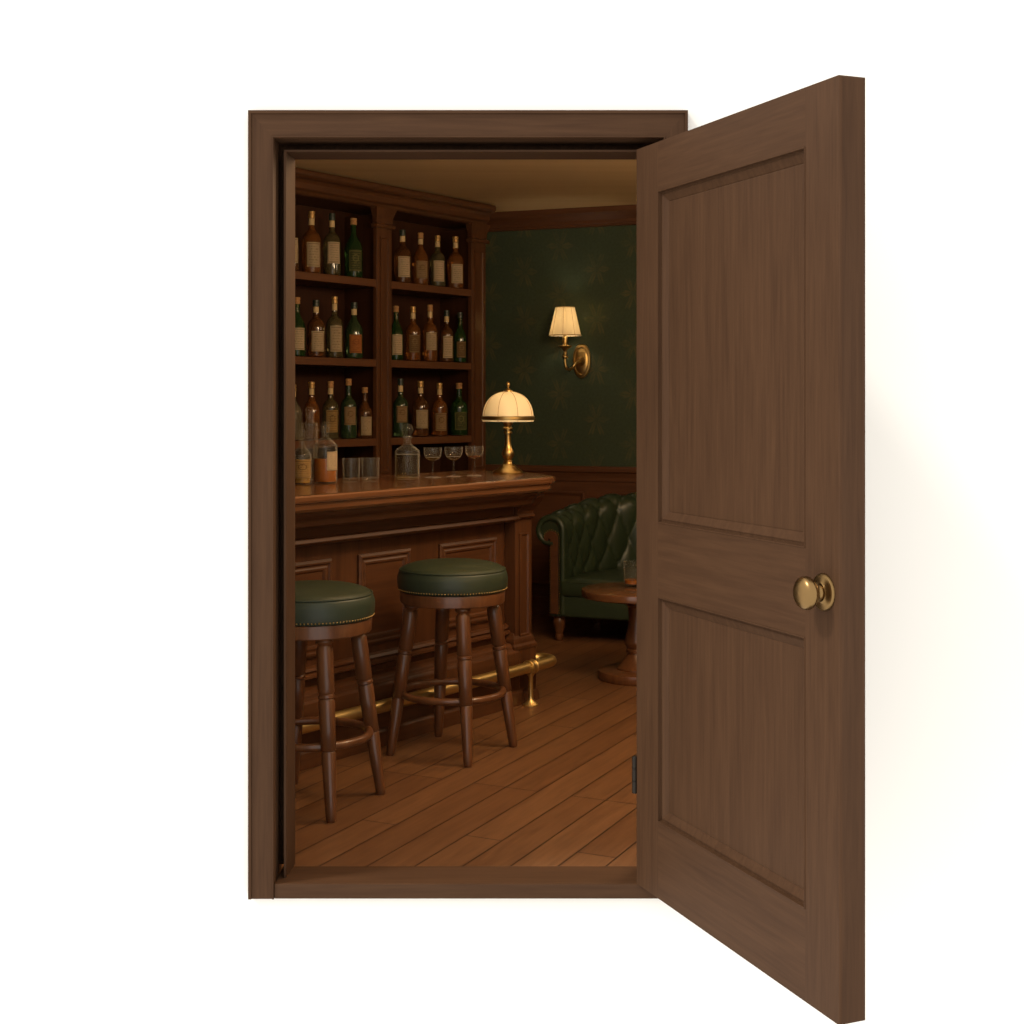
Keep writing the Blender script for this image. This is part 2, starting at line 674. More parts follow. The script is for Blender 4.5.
def casing(pts, mat):
    bm = new()
    prism(bm, pts, lambda x, z: (x, 4.0, z), lambda x, z: (x, 4.03, z))
    # raised beads along the outer and the inner edge
    for (f0, f1) in ((0.0, .14), (.93, 1.0)):
        io, oo = inner_outer(pts)
        def L(t):
            return [tuple(Vector(o_).lerp(Vector(i_), t)) for o_, i_ in zip(oo, io)]
        e = .02
        a, b, c, d = L(f0), L(f0 + e), L(f1 - e), L(f1)
        R4 = [[(p[0], 4.0 - q, p[1]) for p in w] for w, q in ((a, 0), (b, .005), (c, .005), (d, 0))]
        V4 = [[bm.verts.new(p) for p in w] for w in R4]
        for w0, w1 in zip(V4, V4[1:]):
            bm.faces.new((w0[0], w0[1], w1[1], w1[0]))
    return obj('casing', bm, mat, fr, off=OFF)


def inner_outer(pts):
    """the two inner and the two outer corners of a mitred casing board, in step"""
    cx = sum(p[0] for p in pts) / 4
    if abs(pts[0][1] - pts[1][1]) < 1e-6 and pts[0][1] == 0:
        if cx < 0:
            return (pts[1], pts[2]), (pts[0], pts[3])
        return (pts[0], pts[3]), (pts[1], pts[2])
    return (pts[0], pts[1]), (pts[3], pts[2])


XO0, XI0, XI1, XO1, ZI, ZO = -.7543, -.680, .432, .503, 2.174, 2.254
casing([(XO0, 0), (XI0, 0), (XI0, ZI), (XO0, ZO)], door_v)
casing([(XI1, 0), (XO1, 0), (XO1, ZO), (XI1, ZI)], door_v)
casing([(XI0, ZI), (XI1, ZI), (XO1, ZO), (XO0, ZO)], frame_h)
JX, JXR, JZ = XI0, .426, ZI
bm = new(); box(bm, HX0, JX, 4.03, 4.088, 0, JZ); box(bm, HX0, HX0 + .006, 4.088, YF, 0, JZ)
obj('jamb', bm, door_v, fr, off=OFF)
bm = new(); box(bm, JXR, JXR + .03, 4.018, YF, 0, JZ)
obj('jamb', bm, door_v, fr, off=OFF)
bm = new(); box(bm, HX0, HX1, 4.03, 4.105, JZ, HZ); box(bm, HX0, HX1, 4.105, YF, HZ - .005, HZ)
obj('jamb', bm, frame_h, fr, off=OFF)
SZ = 2.1435
bm = new()
prism(bm, [(-.660, 4.05), (-.6538, 4.05), (-.647, 4.155), (-.647, 4.178), (-.660, 4.178)], lambda x, y: (x, y, .043), lambda x, y: (x, y, SZ))
obj('door_stop', bm, door_v, fr, off=OFF)
bm = new()
prism(bm, [(.413, 4.085), (.406, 4.085), (.399, 4.155), (.399, 4.178), (.413, 4.178)], lambda x, y: (x, y, .043), lambda x, y: (x, y, SZ))
obj('door_stop', bm, door_v, fr, off=OFF)
bm = new(); box(bm, -.660, .413, 4.05, 4.178, SZ, SZ + .006)
obj('door_stop', bm, frame_h, fr, off=OFF)
for b_ in ((HX0 + .006, -.660, 4.172, 4.178, .043, HZ - .005), (.413, JXR, 4.172, 4.178, .043, JZ), (-.660, .413, 4.172, 4.178, SZ + .006, HZ - .005)):
    bm = new(); box(bm, *b_)
    obj('stop_backing', bm, door_v, fr, off=OFF)
bm = new(); box(bm, XI0 + .0005, JXR, 4.0, 4.155, 0, .043)
obj('threshold', bm, frame_h, fr, off=OFF, bevel=.003)

# ------------------------------------------------------------------ door leaf
DA = math.atan2(-.928, .371)
DW, DZ0, DZ1, DT = .991, .046, 2.140, .0686
door = thing('door_1', 'open brown two-panel wooden door with brass knob, hinged at right of the doorway', 'door', (.354, 4.0, DZ0), DA, kind='structure')


def dpart(name, a0, a1, z0, z1, mat, y0=0.0):
    bm = new(); box(bm, a0, a1, y0, DT, z0 - DZ0, z1 - DZ0)
    free = [e for e in bm.edges if all(abs(v.co.x - DW) < 1e-5 for v in e.verts) or (name == 'stile' and a0 == 0 and all(abs(v.co.x) < 1e-5 for v in e.verts))]
    if free:
        bmesh.ops.bevel(bm, geom=free, offset=.005, segments=2, profile=.5, affect='EDGES')
    return obj(name, bm, mat, door)


LS, RS = .135, .855
dpart('stile', 0, LS, DZ0, DZ1, door_v)
dpart('stile', RS, DW, DZ0, DZ1, door_v)
dpart('rail', LS, RS, DZ0, .258, door_h)
dpart('rail', LS, RS, .881, 1.085, door_h)
dpart('rail', LS, RS, 2.004, DZ1, door_h)
for z0, z1 in ((.258, .881), (1.085, 2.004)):
    bm = new()
    rect_rings(bm, LS, RS, z0 - DZ0, z1 - DZ0, [(0, .05), (0, -.0015), (.003, -.0015), (.0045, .009), (.008, .009), (.012, .0075), (.030, .0165), (.032, .0185), (.035, .0175)], lambda a, o, z: (a, o, z))
    bm.faces.new([bm.verts.new((a, .055, z - DZ0)) for a, z in ((LS, z0), (RS, z0), (RS, z1), (LS, z1))])
    obj('door_panel', bm, door_v, door)
KM = Matrix.Translation((.930, 0, .9935 - DZ0)) @ Matrix.Rotation(PI / 2, 4, 'X')
bm = new()
lathe(bm, [(0, -.001), (.0425, -.001), (.0425, .003), (.040, .007), (.034, .009), (.026, .010), (.022, .013), (0, .013)], 48, KM)
o = obj('knob_rose', bm, brass_d, door, True)
o['label'] = 'round brass plate behind the knob'
bm = new()
lathe(bm, smooth_prof([(.0, .012), (.016, .012), (.0145, .020), (.016, .026), (.027, .031), (.0365, .042), (.0375, .050), (.033, .060), (.020, .067), (0, .069)], 5), 48, KM)
o = obj('door_knob', bm, brass_d, door, True, angle=60)
o['label'] = 'round brass door knob'
bm = new()
for k in range(3):
    lathe(bm, [(0, 0), (.0075, 0), (.0075, .034), (0, .034)], 16, Matrix.Translation((-.001, -.0035, .303 - DZ0 + k * .0355)))
box(bm, -.003, .0, .0, .05, .303 - DZ0, .409 - DZ0)
o = obj('hinge', bm, iron, door)
o['label'] = 'dark metal hinge low on the door'

# ------------------------------------------------------------------ bottle shelving
SV0, SV1 = 5.49, 5.80
sh = thing('bottle_shelving', 'tall dark wood back-bar shelving with cornice and pilasters, filled with bottles', 'shelving', bar_pt(5.9, 5.64), BAR_ANG)
SO = (5.9, 5.64, 0)
pil = [(4.505, 4.64), (5.285, 5.42), (6.201, 6.336), (7.116, 7.265)]
pil[1] = (5.286, 5.421)
SL, SR = 4.505, 7.265
bm = new(); box(bm, SL, SR, 5.765, SV1, 0, 2.60)
obj('back_panel', bm, cab_dark, sh, off=SO)
bm = new(); box(bm, SL, SR, SV0 + .01, 5.766, 0, .80)
obj('base_cabinet', bm, cab_dark, sh, off=SO)
bm = new(); box(bm, SL, SR, SV0 + .012, 5.766, 2.572, 2.60)
obj('top_panel', bm, cab_dark, sh, off=SO)
for a, b in pil:
    bm = new(); box(bm, a + .02, b - .02, SV0 + .01, 5.766, .80, 2.535)
    obj('side_panel', bm, cab_dark, sh, off=SO)
    bm = new(); box(bm, a, b, SV0, SV0 + .03, 0, 2.57)
    p = obj('pilaster', bm, bar_z, sh, off=SO, bevel=.002)
    bm = new()
    rect_rings(bm, a + .028, b - .028, 1.0, 2.40, [(0, 0), (0, .006), (.008, .006), (.014, -.003)], lambda u, o, z: (u, SV0 - .0005 - o, z), True)
    obj('pilaster_panel', bm, bar_z, p, off=SO)
    bm = new()
    prof = [(0, 2.452), (.014, 2.452), (.017, 2.460), (.017, 2.472), (.003, 2.480), (.005, 2.51), (.013, 2.54), (.024, 2.572), (0, 2.575)]
    rg = []
    for o_, z in prof:
        rg.append([bm.verts.new(q) for q in ((a - o_, SV0 + .03, z), (a - o_, SV0 - o_, z), (b + o_, SV0 - o_, z), (b + o_, SV0 + .03, z))])
    for q, r_ in zip(rg, rg[1:]):
        for k in range(3):
            bm.faces.new((q[k], q[k + 1], r_[k + 1], r_[k]))
    bm.faces.new(rg[0]); bm.faces.new(rg[-1])
    obj('capital', bm, bar_z, p, off=SO)
for i, (ua, ub) in enumerate(((pil[0][1], pil[1][0]), (pil[1][1], pil[2][0]), (pil[2][1], pil[3][0]))):
    for zt in (1.209, 1.674, 2.145):
        bm = rbox(ua - .008, ub + .008, SV0 + .004, 5.766, zt - .044, zt, .003)
        obj('shelf', bm, shelf_w, sh, off=SO)
bm = new()
cprof = [(5.80, 2.565), (5.485, 2.565), (5.47, 2.572), (5.462, 2.585), (5.445, 2.595), (5.435, 2.625), (5.42, 2.640), (5.40, 2.648), (5.388, 2.660), (5.388, 2.678), (5.395, 2.690), (5.80, 2.690)]
prism(bm, cprof, lambda v, z: (SL, v, z), lambda v, z: (SR - .02, v, z))
obj('cornice', bm, bar_x, sh, off=SO, bevel=.002)

# ------------------------------------------------------------------ bar counter
CT = 1.072
bar = thing('bar_counter', 'long panelled mahogany bar with moulded base and end pilaster', 'bar counter', bar_pt(4.4, 4.1), BAR_ANG)
BO = (4.4, 4.1, 0)
UL = 2.9
body = round_poly([(UL, 3.92), (5.355, 3.92), (5.535, 4.166), (5.535, 4.38), (UL, 4.38)], [0, .05, .05, 0, 0], 4)
bm = new(); layers(bm, body, [(0, .999), (0, 0)])
obj('body', bm, bar_z, bar, off=BO)
bm = new(); layers(bm, body, [(-.175, .999), (-.17, .985), (-.155, .975), (-.145, .965), (-.14, .945), (-.125, .937), (-.06, .937), (-.05, .93), (-.05, .889), (-.075, .884), (-.08, .872), (-.07, .862), (-.03, .855), (0, .85)])
obj('top_molding', bm, bar_x, bar, off=BO)
bm = new(); layers(bm, body, [(0, .372), (-.018, .366), (-.024, .355), (-.016, .345), (-.028, .338), (-.030, .328), (-.008, .318), (0, .318)])
obj('base_molding', bm, bar_x, bar, off=BO)
bm = new(); layers(bm, body, [(0, .292), (-.04, .286), (-.058, .275), (-.062, .262), (-.075, .255), (-.08, .245), (-.08, .075), (-.088, .070), (-.095, .06), (-.095, 0)])
obj('plinth', bm, bar_x, bar, off=BO, bevel=.002)
# front panels
for a0, a1 in ((3.20, 3.56), (3.72, 4.145), (4.306, 4.638), (4.837, 5.261)):
    bm = new()
    rect_rings(bm, a0, a1, .405, .79, [(0, 0), (0, .010), (.010, .016), (.016, .016), (.022, .009), (.028, .009), (.034, .012), (.042, .010), (.048, .002)], lambda u, o, z: (u, 3.9195 - o, z), True)
    obj('panel_molding', bm, bar_x, bar, off=BO)
# end pilaster
bm = new(); box(bm, 5.355, 5.490, 3.872, 4.04, .24, .865)
p = obj('pilaster', bm, bar_z, bar, off=BO, bevel=.002)
bm = new()
rect_rings(bm, 5.383, 5.463, .31, .80, [(0, 0), (0, .007), (.008, .007), (.016, -.004)], lambda u, o, z: (u, 3.8715 - o, z), True)
obj('pilaster_panel', bm, bar_z, p, off=BO)
pb = [(5.318, 3.85), (5.496, 3.85), (5.496, 4.06), (5.318, 4.06)]
bm = new(); layers(bm, pb, [(.03, .33), (.024, .318), (.010, .305), (.006, .292), (.006, .280), (-.004, .270), (-.004, .255), (0, .25), (0, .05), (-.008, .045), (-.012, 0)])
obj('pilaster_base', bm, bar_z, bar, off=BO, bevel=.002)
bm = new()
cp = [(3.90, .865), (3.865, .865), (3.858, .872), (3.850, .876), (3.850, .884), (3.862, .890), (3.858, .905), (3.842, .92), (3.835, .93), (3.825, .94), (3.795, .968), (3.795, .98), (3.90, .98)]
prism(bm, cp, lambda v, z: (5.352, v, z), lambda v, z: (5.488, v, z))
obj('corbel', bm, bar_z, bar, off=BO, bevel=.002)
bm = new(); lathe(bm, smooth_prof([(0, 0), (.022, 0), (.030, .018), (.028, .04), (.014, .055), (0, .056)], 4), 20, Matrix.Translation((5.535, 4.02, 0)))
obj('bun_foot', bm, bar_z, bar, True, off=BO)

top = thing('bar_countertop', 'glossy reddish wood countertop with moulded edge on the bar', 'countertop', bar_pt(4.4, 4.1, .999), BAR_ANG)
cpoly = round_poly([(UL, 3.69), (5.465, 3.69), (5.73, 4.08), (5.72, 4.42), (UL, 4.42)], [0, .10, .09, .06, 0], 8)
bm = new()
layers(bm, cpoly, [(.012, CT), (.004, CT - .002), (0, CT - .008), (0, CT - .022), (.004, CT - .030), (.014, CT - .034), (.016, CT - .040), (.016, CT - .056), (.024, CT - .066), (.04, CT - .0725)])
obj('counter_slab', bm, top_x, top, off=(4.4, 4.1, .999))

# brass foot rail
rail = thing('foot_rail', 'brass tube foot rail along the base of the bar, curled at its end', 'foot rail', bar_pt(4.4, 3.786), BAR_ANG)
RO = (4.4, 3.786, 0)
RV = 3.786
RZ = .180
pts = [(UL, RV, RZ)] + [(UL + .3 * k, RV, RZ) for k in range(1, 9)] + [(5.48, RV, RZ)]
for k in range(0, 13):
    a = -PI / 2 + PI * k / 12
    pts.append((5.512 + .066 * cos(a), RV + .066 + .066 * sin(a), RZ))
bm = new(); tube(bm, pts, .0255, 20)
obj('rail_tube', bm, brass_r, rail, True, off=RO)
for u in (3.5, 5.36):
    bm = new()
    lathe(bm, [(0, 0), (.036, 0), (.036, .006), (.029, .012), (.020, .020), (.013, .032), (.0115, .05), (.0115, .135), (.016, .142), (.020, .150), (0, .152)], 24, Matrix.Translation((u, RV, 0)))
    obj('rail_post', bm, brass_r, rail, True, off=RO)
    bm = new()
    MR = Matrix.Translation((u, RV, RZ)) @ Matrix.Rotation(PI / 2, 4, 'Y')
    lathe(bm, [(.026, -.024), (.033, -.024), (.035, -.018), (.031, -.012), (.031, .012), (.035, .018), (.033, .024), (.026, .024)], 24, MR, close=True)
    obj('collar', bm, brass_r, rail, True, off=RO)

# ------------------------------------------------------------------ stools
def make_stool(loc, rz):
    st = thing('bar_stool', '', 'bar stool', loc, rz, 'green leather bar stools along the bar')
    bm = new()
    lathe(bm, smooth_prof([(0, .778), (.08, .776), (.15, .769), (.195, .756), (.211, .745)], 5) + [(.2125, .741), (.216, .738)] + smooth_prof([(.2185, .735), (.2245, .715), (.225, .69), (.222, .67), (.217, .659)], 4) + [(.2, .656), (0, .656)], 64)
    obj('cushion', bm, green_l, st, True, angle=50)
    bm = new()
    tube(bm, [(.2145 * cos(2 * PI * k / 72), .2145 * sin(2 * PI * k / 72), .7425) for k in range(72)], .0036, 8, True)
    obj('piping', bm, green_l, st, True)
    bm = new()
    n = 110
    for k in range(n):
        a = 2 * PI * k / n
        M = Matrix.Translation((.2205 * cos(a), .2205 * sin(a), .6665)) @ Matrix.Diagonal((.0036, .0036, .0036, 1))
        bmesh.ops.create_icosphere(bm, subdivisions=1, radius=1, matrix=M)
    o = obj('nail_trim', bm, brass, st, True, angle=180)
    o['label'] = 'row of small brass nail heads'
    bm = new()
    lathe(bm, [(.0, .656), (.213, .656), (.215, .652), (.2135, .625), (.2125, .612), (.208, .607), (0, .607)], 64)
    obj('apron', bm, stool_w, st, True)
    for k in range(4):
        a = k * PI / 2
        t0, t1 = Vector((.168 * cos(a), .168 * sin(a), .612)), Vector((.258 * cos(a), .258 * sin(a), 0))
        prof = [(0, .022), (.012, .030), (.03, .031), (.045, .0215), (.062, .0285), (.10, .0295), (.30, .029), (.312, .0245), (.318, .0290), (.332, .0290), (.338, .0245), (.35, .0285), (.615, .0257), (.622, .0215), (.632, .0255), (.96, .0185), (.985, .0175), (1, .014)]
        bm = new()
        tube(bm, [t0.lerp(t1, s) for s, r in prof], [r for s, r in prof], 20)
        obj('leg', bm, stool_w, st, True, angle=50)
    bm = new()
    tube(bm, [(.205 * cos(2 * PI * k / 72), .205 * sin(2 * PI * k / 72), .243) for k in range(72)], .0145, 14, True)
    obj('foot_ring', bm, stool_w, st, True)
    return st


s1 = make_stool((-.242, 5.70, 0), R(16))
s1['label'] = 'bar stool with whole round green seat in view, nearer the foot rail end'
s2 = copy_tree(s1)
s2.location = (-.712, 4.97, 0)
s2.rotation_euler = (0, 0, R(23))
s2['label'] = 'bar stool cut off by the left door jamb, green seat partly hidden'

# ------------------------------------------------------------------ bottles
G_SHELF = {}


def bottle(px, py_base, py_top, width_px, mat, lab, cap, depth=None, z=None, kind=0, label='', group=None, cat='bottle', lab_rng=(.12, .47), turn=15, neck=True, cut=None):
    """a corked bottle whose base stands at height z"""
    if depth is None:
        # standing on a shelf of the back bar, 8 cm behind its front edge
        v = 5.552
        d = v / (EV.y - sin(BAR_ANG) * (px - CX) / F)
    else:
        d = depth
    x = (px - CX) / F * d
    s = d / F
    H = (py_base - py_top) * s
    r = width_px * s / 2
    rz = math.atan2(-x, d) + R(turn)
    b = thing('bottle', label, cat, (x, d, z + .0008), rz, group)
    nr = max(.0145, r * .30)
    if kind == 0:      # round shoulder
        pr = [(0, .006), (r * .7, 0), (r * .96, .004), (r, .014)] + [(r, H * k) for k in (.2, .35, .5)] + [(r * .985, H * .545), (r * .90, H * .60), (r * .70, H * .645), (r * .45, H * .675), (nr * 1.05, H * .715), (nr, H * .76), (nr, H * .95), (nr * .95, H * .965), (0, H * .965)]
    else:              # sloping shoulder, wine bottle
        pr = [(0, .006), (r * .7, 0), (r * .96, .004), (r, .014)] + [(r, H * k) for k in (.2, .35, .46)] + [(r * .96, H * .52), (r * .80, H * .59), (r * .55, H * .655), (nr * 1.15, H * .71), (nr, H * .76), (nr, H * .95), (nr * .95, H * .965), (0, H * .965)]
    bm = new(); lathe(bm, pr, 32)
    obj('glass_body', bm, mat, b, True, angle=60)
    capm = {'cork': cork, 'gold': foil_g, 'dark': foil_k}[cap]
    bm = new()
    lathe(bm, [(nr * 1.02, H * .885), (nr * 1.22, H * .89), (nr * 1.22, H * .935), (nr * 1.08, H * .94), (nr * 1.08, H * .95), (nr * 1.25, H * .955), (nr * 1.22, H * .995), (nr * .9, H), (0, H), (0, H * .97), (nr * 1.02, H * .97)], 24, close=False)
    o = obj('cap', bm, capm, b, True)
    o['label'] = {'cork': 'cork stopper', 'gold': 'gold foil cap', 'dark': 'dark cap'}[cap]
    if neck:
        bm = new()
        lathe(bm, [(nr * 1.01, H * .775), (nr * 1.06, H * .775), (nr * 1.06, H * .88), (nr * 1.01, H * .88)], 24, close=True)
        obj('neck_band', bm, neck_p if neck is True else neck, b, True)
    if lab is not None:
        bm = new()
        n = 14
        uv = bm.loops.layers.uv.new('UVMap')
        sp_ = R(43)
        rows = [[], []]
        rl = r + .0012
        for j, zz in enumerate((H * lab_rng[0], H * lab_rng[1])):
            for k in range(n + 1):
                a = -PI / 2 - sp_ + 2 * sp_ * k / n
                rows[j].append(bm.verts.new((rl * cos(a), rl * sin(a), zz)))
        for k in range(n):
            f = bm.faces.new((rows[0][k], rows[0][k + 1], rows[1][k + 1], rows[1][k]))
            for lp, (uu, vv) in zip(f.loops, ((k / n, 0), ((k + 1) / n, 0), ((k + 1) / n, 1), (k / n, 1))):
                lp[uv].uv = (uu, vv)
        bmesh.ops.solidify(bm, geom=bm.faces[:], thickness=-.0006)
        o = obj('paper_label', bm, lab, b)
        if not lab.name.startswith('cream'):
            o['label'] = lab.name.replace('_', ' ')
    return b


A, B_, OL, GR, TE, SM = g_amber, g_brown, g_olive, g_green, g_teal, g_smoke
LC = lab_cream
Z1, Z2, Z3 = 2.145, 1.674, 1.209
rows = [
    # left bay, top shelf
    ('bottles on the top shelf of the left bay', Z1, [
        (290, 271, 218, 18, B_, LC[0], 'dark', 0, 'dark bottle mostly hidden by the door frame, left bay top shelf', (.15, .62)),
        (311.5, 271, 208.5, 19, A, LC[2], 'gold', 0, 'amber bottle with wide cream label, top shelf of left bay', (.10, .49)),
        (332, 273.5, 211, 17.5, OL, LC[1], 'dark', 0, 'olive bottle with dark cap, top shelf left bay, between amber and green bottles', (.19, .53)),
        (353.5, 276, 216, 18.5, GR, lab_green, 'cork', 1, 'green bottle with green label and cork, top shelf of left bay', (.10, .46))]),
    ('bottles on the top shelf of the right bay', Z1, [
        (402.5, 281.5, 228, 17, B_, LC[1], 'dark', 0, 'brown bottle with black cap, leftmost on right bay top shelf', (.11, .49)),
        (420.5, 284, 231.5, 16, A, lab_tan, 'cork', 1, 'amber bottle with tan label, second on right bay top shelf', (.12, .45)),
        (437.5, 286, 234.5, 15.5, OL, LC[1], 'gold', 0, 'olive bottle with tall cream label, third on right bay top shelf', (.10, .50)),
        (455.5, 288, 235.5, 16.5, A, LC[0], 'gold', 0, 'dark amber bottle, rightmost on right bay top shelf', (.10, .46))]),
    ('bottles on the middle shelf of the left bay', Z2, [
        (297, 355, 295.5, 17, GR, LC[1], 'cork', 1, 'dark green bottle against the door frame, left bay middle shelf', (.11, .48)),
        (316, 356, 298.5, 18, B_, LC[0], 'dark', 0, 'brown bottle with dark cap and cream label, left bay middle shelf', (.10, .45)),
        (334.5, 357, 295.5, 17, OL, LC[2], 'gold', 0, 'olive bottle with tall cream label, left bay middle shelf', (.10, .52)),
        (354, 358, 301.5, 18, TE, lab_orange, 'dark', 1, 'green bottle with orange label on left bay middle shelf', (.10, .42))]),
    ('bottles on the middle shelf of the right bay', Z2, [
        (396, 359.5, 305, 14.5, GR, LC[1], 'cork', 1, 'dark green bottle with large cream label, right bay middle shelf, by pilaster', (.10, .47)),
        (413, 360.5, 306, 15, A, lab_brown, 'gold', 0, 'amber bottle with brown label on right bay middle shelf', (.15, .48)),
        (430, 361, 304, 15, A, LC[2], 'cork', 0, 'tall amber bottle with short cream label, centre of right bay middle shelf', (.20, .51)),
        (446.5, 362, 310, 14, B_, LC[1], 'dark', 0, 'brown bottle with tall narrow cream label, right bay middle shelf', (.08, .50)),
        (460.0, 363, 312.5, 13.2, GR, lab_brown, 'dark', 1, 'small green bottle with brown label, right end of middle shelf', (.10, .42))]),
    ('bottles on the bottom shelf of the left bay', Z3, [
        (293, 437, 381, 18, SM, None, 'gold', 1, 'pale bottle cut off by the door frame, left bay bottom shelf', (.1, .4)),
        (311.5, 437, 379, 16.5, A, None, 'gold', 1, 'amber bottle without a label, behind the clear flagon, left bay bottom shelf', (.1, .4)),
        (330.5, 437.5, 379.5, 16.5, OL, lab_gold, 'cork', 0, 'brownish bottle with gold label, left bay bottom shelf', (.12, .50)),
        (348.5, 438, 378, 16.5, TE, lab_tan, 'cork', 0, 'sea green bottle with arched tan label, left bay bottom shelf', (.23, .53)),
        (364.8, 438, 387, 15.5, B_, LC[2], 'cork', 1, 'short brown bottle with cream label, right end of left bay bottom shelf', (.06, .42))]),
    ('bottles on the bottom shelf of the right bay', Z3, [
        (400.5, 436.5, 378, 15.5, TE, lab_tan, 'dark', 0, 'green bottle with plain dark neck, behind the decanter', (.25, .53)),
        (420.5, 437, 381.5, 17, B_, LC[2], 'gold', 0, 'brown bottle with cream label, right bay bottom shelf, above first coupe glass', (.15, .48)),
        (439.5, 437, 384, 16, A, lab_tan, 'gold', 0, 'amber bottle with tan label, right bay bottom shelf', (.10, .43)),
        (459, 436.5, 384, 17.5, GR, lab_green, 'cork', 0, 'dark green bottle with green label, right end of bottom shelf by the lamp', (.10, .45))]),
]
for grp, zz, lst in rows:
    for px, pb_, pt_, w, m, lb, cp_, kd, txt, rng in lst:
        nk = True if cp_ in ('gold', 'dark') and m not in (GR,) else (neck_p if m is OL or m is A else False)
        bottle(px, pb_, pt_, w, m, lb, cp_, z=zz, kind=kd, label=txt, group=grp, lab_rng=rng, neck=nk)


# ------------------------------------------------------------------ glassware on the bar
def glass_thing(name, label, cat, px, py, group=None, z=CT):
    p = on_level(px, py, z)
    p.z += .0008
    return thing(name, label, cat, p, math.atan2(-p.x, p.y), group), p.y / F


def label_patch(parent, r, z0, z1, mat, span, centre=0):
    bm = new()
    uv = bm.loops.layers.uv.new('UVMap')
    n = 14
    rows_ = [[], []]
    for j, zz in enumerate((z0, z1)):
        for k in range(n + 1):
            a = -PI / 2 + centre - span + 2 * span * k / n
            rows_[j].append(bm.verts.new((r * cos(a), r * sin(a), zz)))
    for k in range(n):
        f = bm.faces.new((rows_[0][k], rows_[0][k + 1], rows_[1][k + 1], rows_[1][k]))
        for lp, (uu, vv) in zip(f.loops, ((k / n, 0), ((k + 1) / n, 0), ((k + 1) / n, 1), (k / n, 1))):
            lp[uv].uv = (uu, vv)
    bmesh.ops.solidify(bm, geom=bm.faces[:], thickness=-.0006)
    return obj('paper_label', bm, mat, parent)


def hollow(prof_out, wall):
    """closed profile of a vessel: outside up, inside down"""
    inner = [(max(r - wall, 0), z) for r, z in prof_out if r > wall][::-1]
    return prof_out, inner


def vessel(r, H, sh0, nr, wall=.003, base=.008):
    """outer and inner profile of a stoppered bottle"""
    outp = [(0, .002), (r * .8, 0), (r * .97, .004), (r, .014), (r, sh0), (r * .96, sh0 + (H - sh0) * .10), (r * .80, sh0 + (H - sh0) * .24), (r * .52, sh0 + (H - sh0) * .38), (nr * 1.1, sh0 + (H - sh0) * .52), (nr, sh0 + (H - sh0) * .62), (nr, H - .012), (nr * 1.3, H - .010), (nr * 1.3, H - .002), (nr, H)]
    outp = outp[:3] + smooth_prof(outp[3:10], 3) + outp[10:]
    inp = [(rr - wall, z) for rr, z in outp if z > .013][::-1]
    inp = [(max(rr, .004), z) for rr, z in inp] + [(r * .9 - wall, base + .002), (0, base)]
    return outp + inp


BG = 'bottles standing on the bar'
# squat flask with golden label at the door frame
o, s = glass_thing('bottle', 'small clear flask with gold label beside the door frame on the bar', 'bottle', 302, 484.5, BG)
r, H = 9.4 * s, 50 * s
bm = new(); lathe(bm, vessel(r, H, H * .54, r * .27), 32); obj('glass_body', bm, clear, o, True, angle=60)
bm = new(); lathe(bm, [(0, .0085), (r * .88, .0085), (r - .0033, .016), (r - .0033, H * .50), (0, H * .50)], 32); obj('liquid', bm, gold_liquid, o, True)
label_patch(o, r + .001, H * .13, H * .49, lab_gold, R(62), R(4))
bm = new(); lathe(bm, smooth_prof([(0, H - .006), (r * .26, H - .004), (r * .36, H + .006), (r * .30, H + .018), (0, H + .024)], 4), 20); obj('stopper', bm, clear, o, True)
# tall clear flagon behind
o, s = glass_thing('bottle', 'tall narrow clear flagon standing behind the two flasks on the bar', 'bottle', 309.5, 480, BG)
r, H = 7.8 * s, 66 * s
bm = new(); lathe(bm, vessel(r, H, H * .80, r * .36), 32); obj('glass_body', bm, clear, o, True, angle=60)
bm = new(); lathe(bm, smooth_prof([(0, H - .01), (r * .34, H - .006), (r * .48, H + .010), (r * .42, H + .026), (0, H + .032)], 4), 20); obj('stopper', bm, clear, o, True)
# jug of whisky with an ear handle
o, s = glass_thing('bottle', 'clear handled flask half full of amber whisky with cream label', 'bottle', 325.3, 483.5, BG)
r, H = 11.9 * s, 56 * s
bm = new(); lathe(bm, vessel(r, H, H * .64, r * .27), 40); obj('glass_body', bm, clear, o, True, angle=60)
bm = new(); lathe(bm, [(0, .0085), (r * .88, .0085), (r - .0033, .016), (r - .0033, H * .445), (0, H * .445)], 40); obj('liquid', bm, whisky, o, True)
label_patch(o, r + .001, H * .24, H * .57, LC[1], R(36), R(44))
bm = new(); lathe(bm, smooth_prof([(0, H - .008), (r * .25, H - .006), (r * .37, H + .004), (r * .34, H + .014), (r * .15, H + .022), (0, H + .023)], 4), 24); obj('stopper', bm, clear, o, True)
bm = new()
tube(bm, smooth_prof([(-r * .30, 0, H * .93), (-r * .70, 0, H * .95), (-r * 1.02, 0, H * .985), (-r * 1.12, 0, H * .92), (-r * 1.0, 0, H * .84), (-r * .78, 0, H * .76)], 6), .0035, 10)
obj('handle', bm, clear, o, True)
# tumblers
for px, py, txt in ((351.3, 482, 'empty clear tumbler beside the whisky flask on the bar'), (370.3, 481.3, 'empty clear tumbler nearer the decanter on the bar')):
    o, s = glass_thing('tumbler', txt, 'glass', px, py, 'tumblers on the bar')
    r, H = 9.0 * s, 23.5 * s
    bm = new()
    lathe(bm, [(0, 0), (r * .72, 0), (r * .86, .003), (r * .92, .012), (r, H), (r - .0025, H + .0005), (r * .92 - .003, .018), (r * .7, .014), (0, .013)], 40)
    obj('tumbler_body', bm, clear, o, True, angle=50)
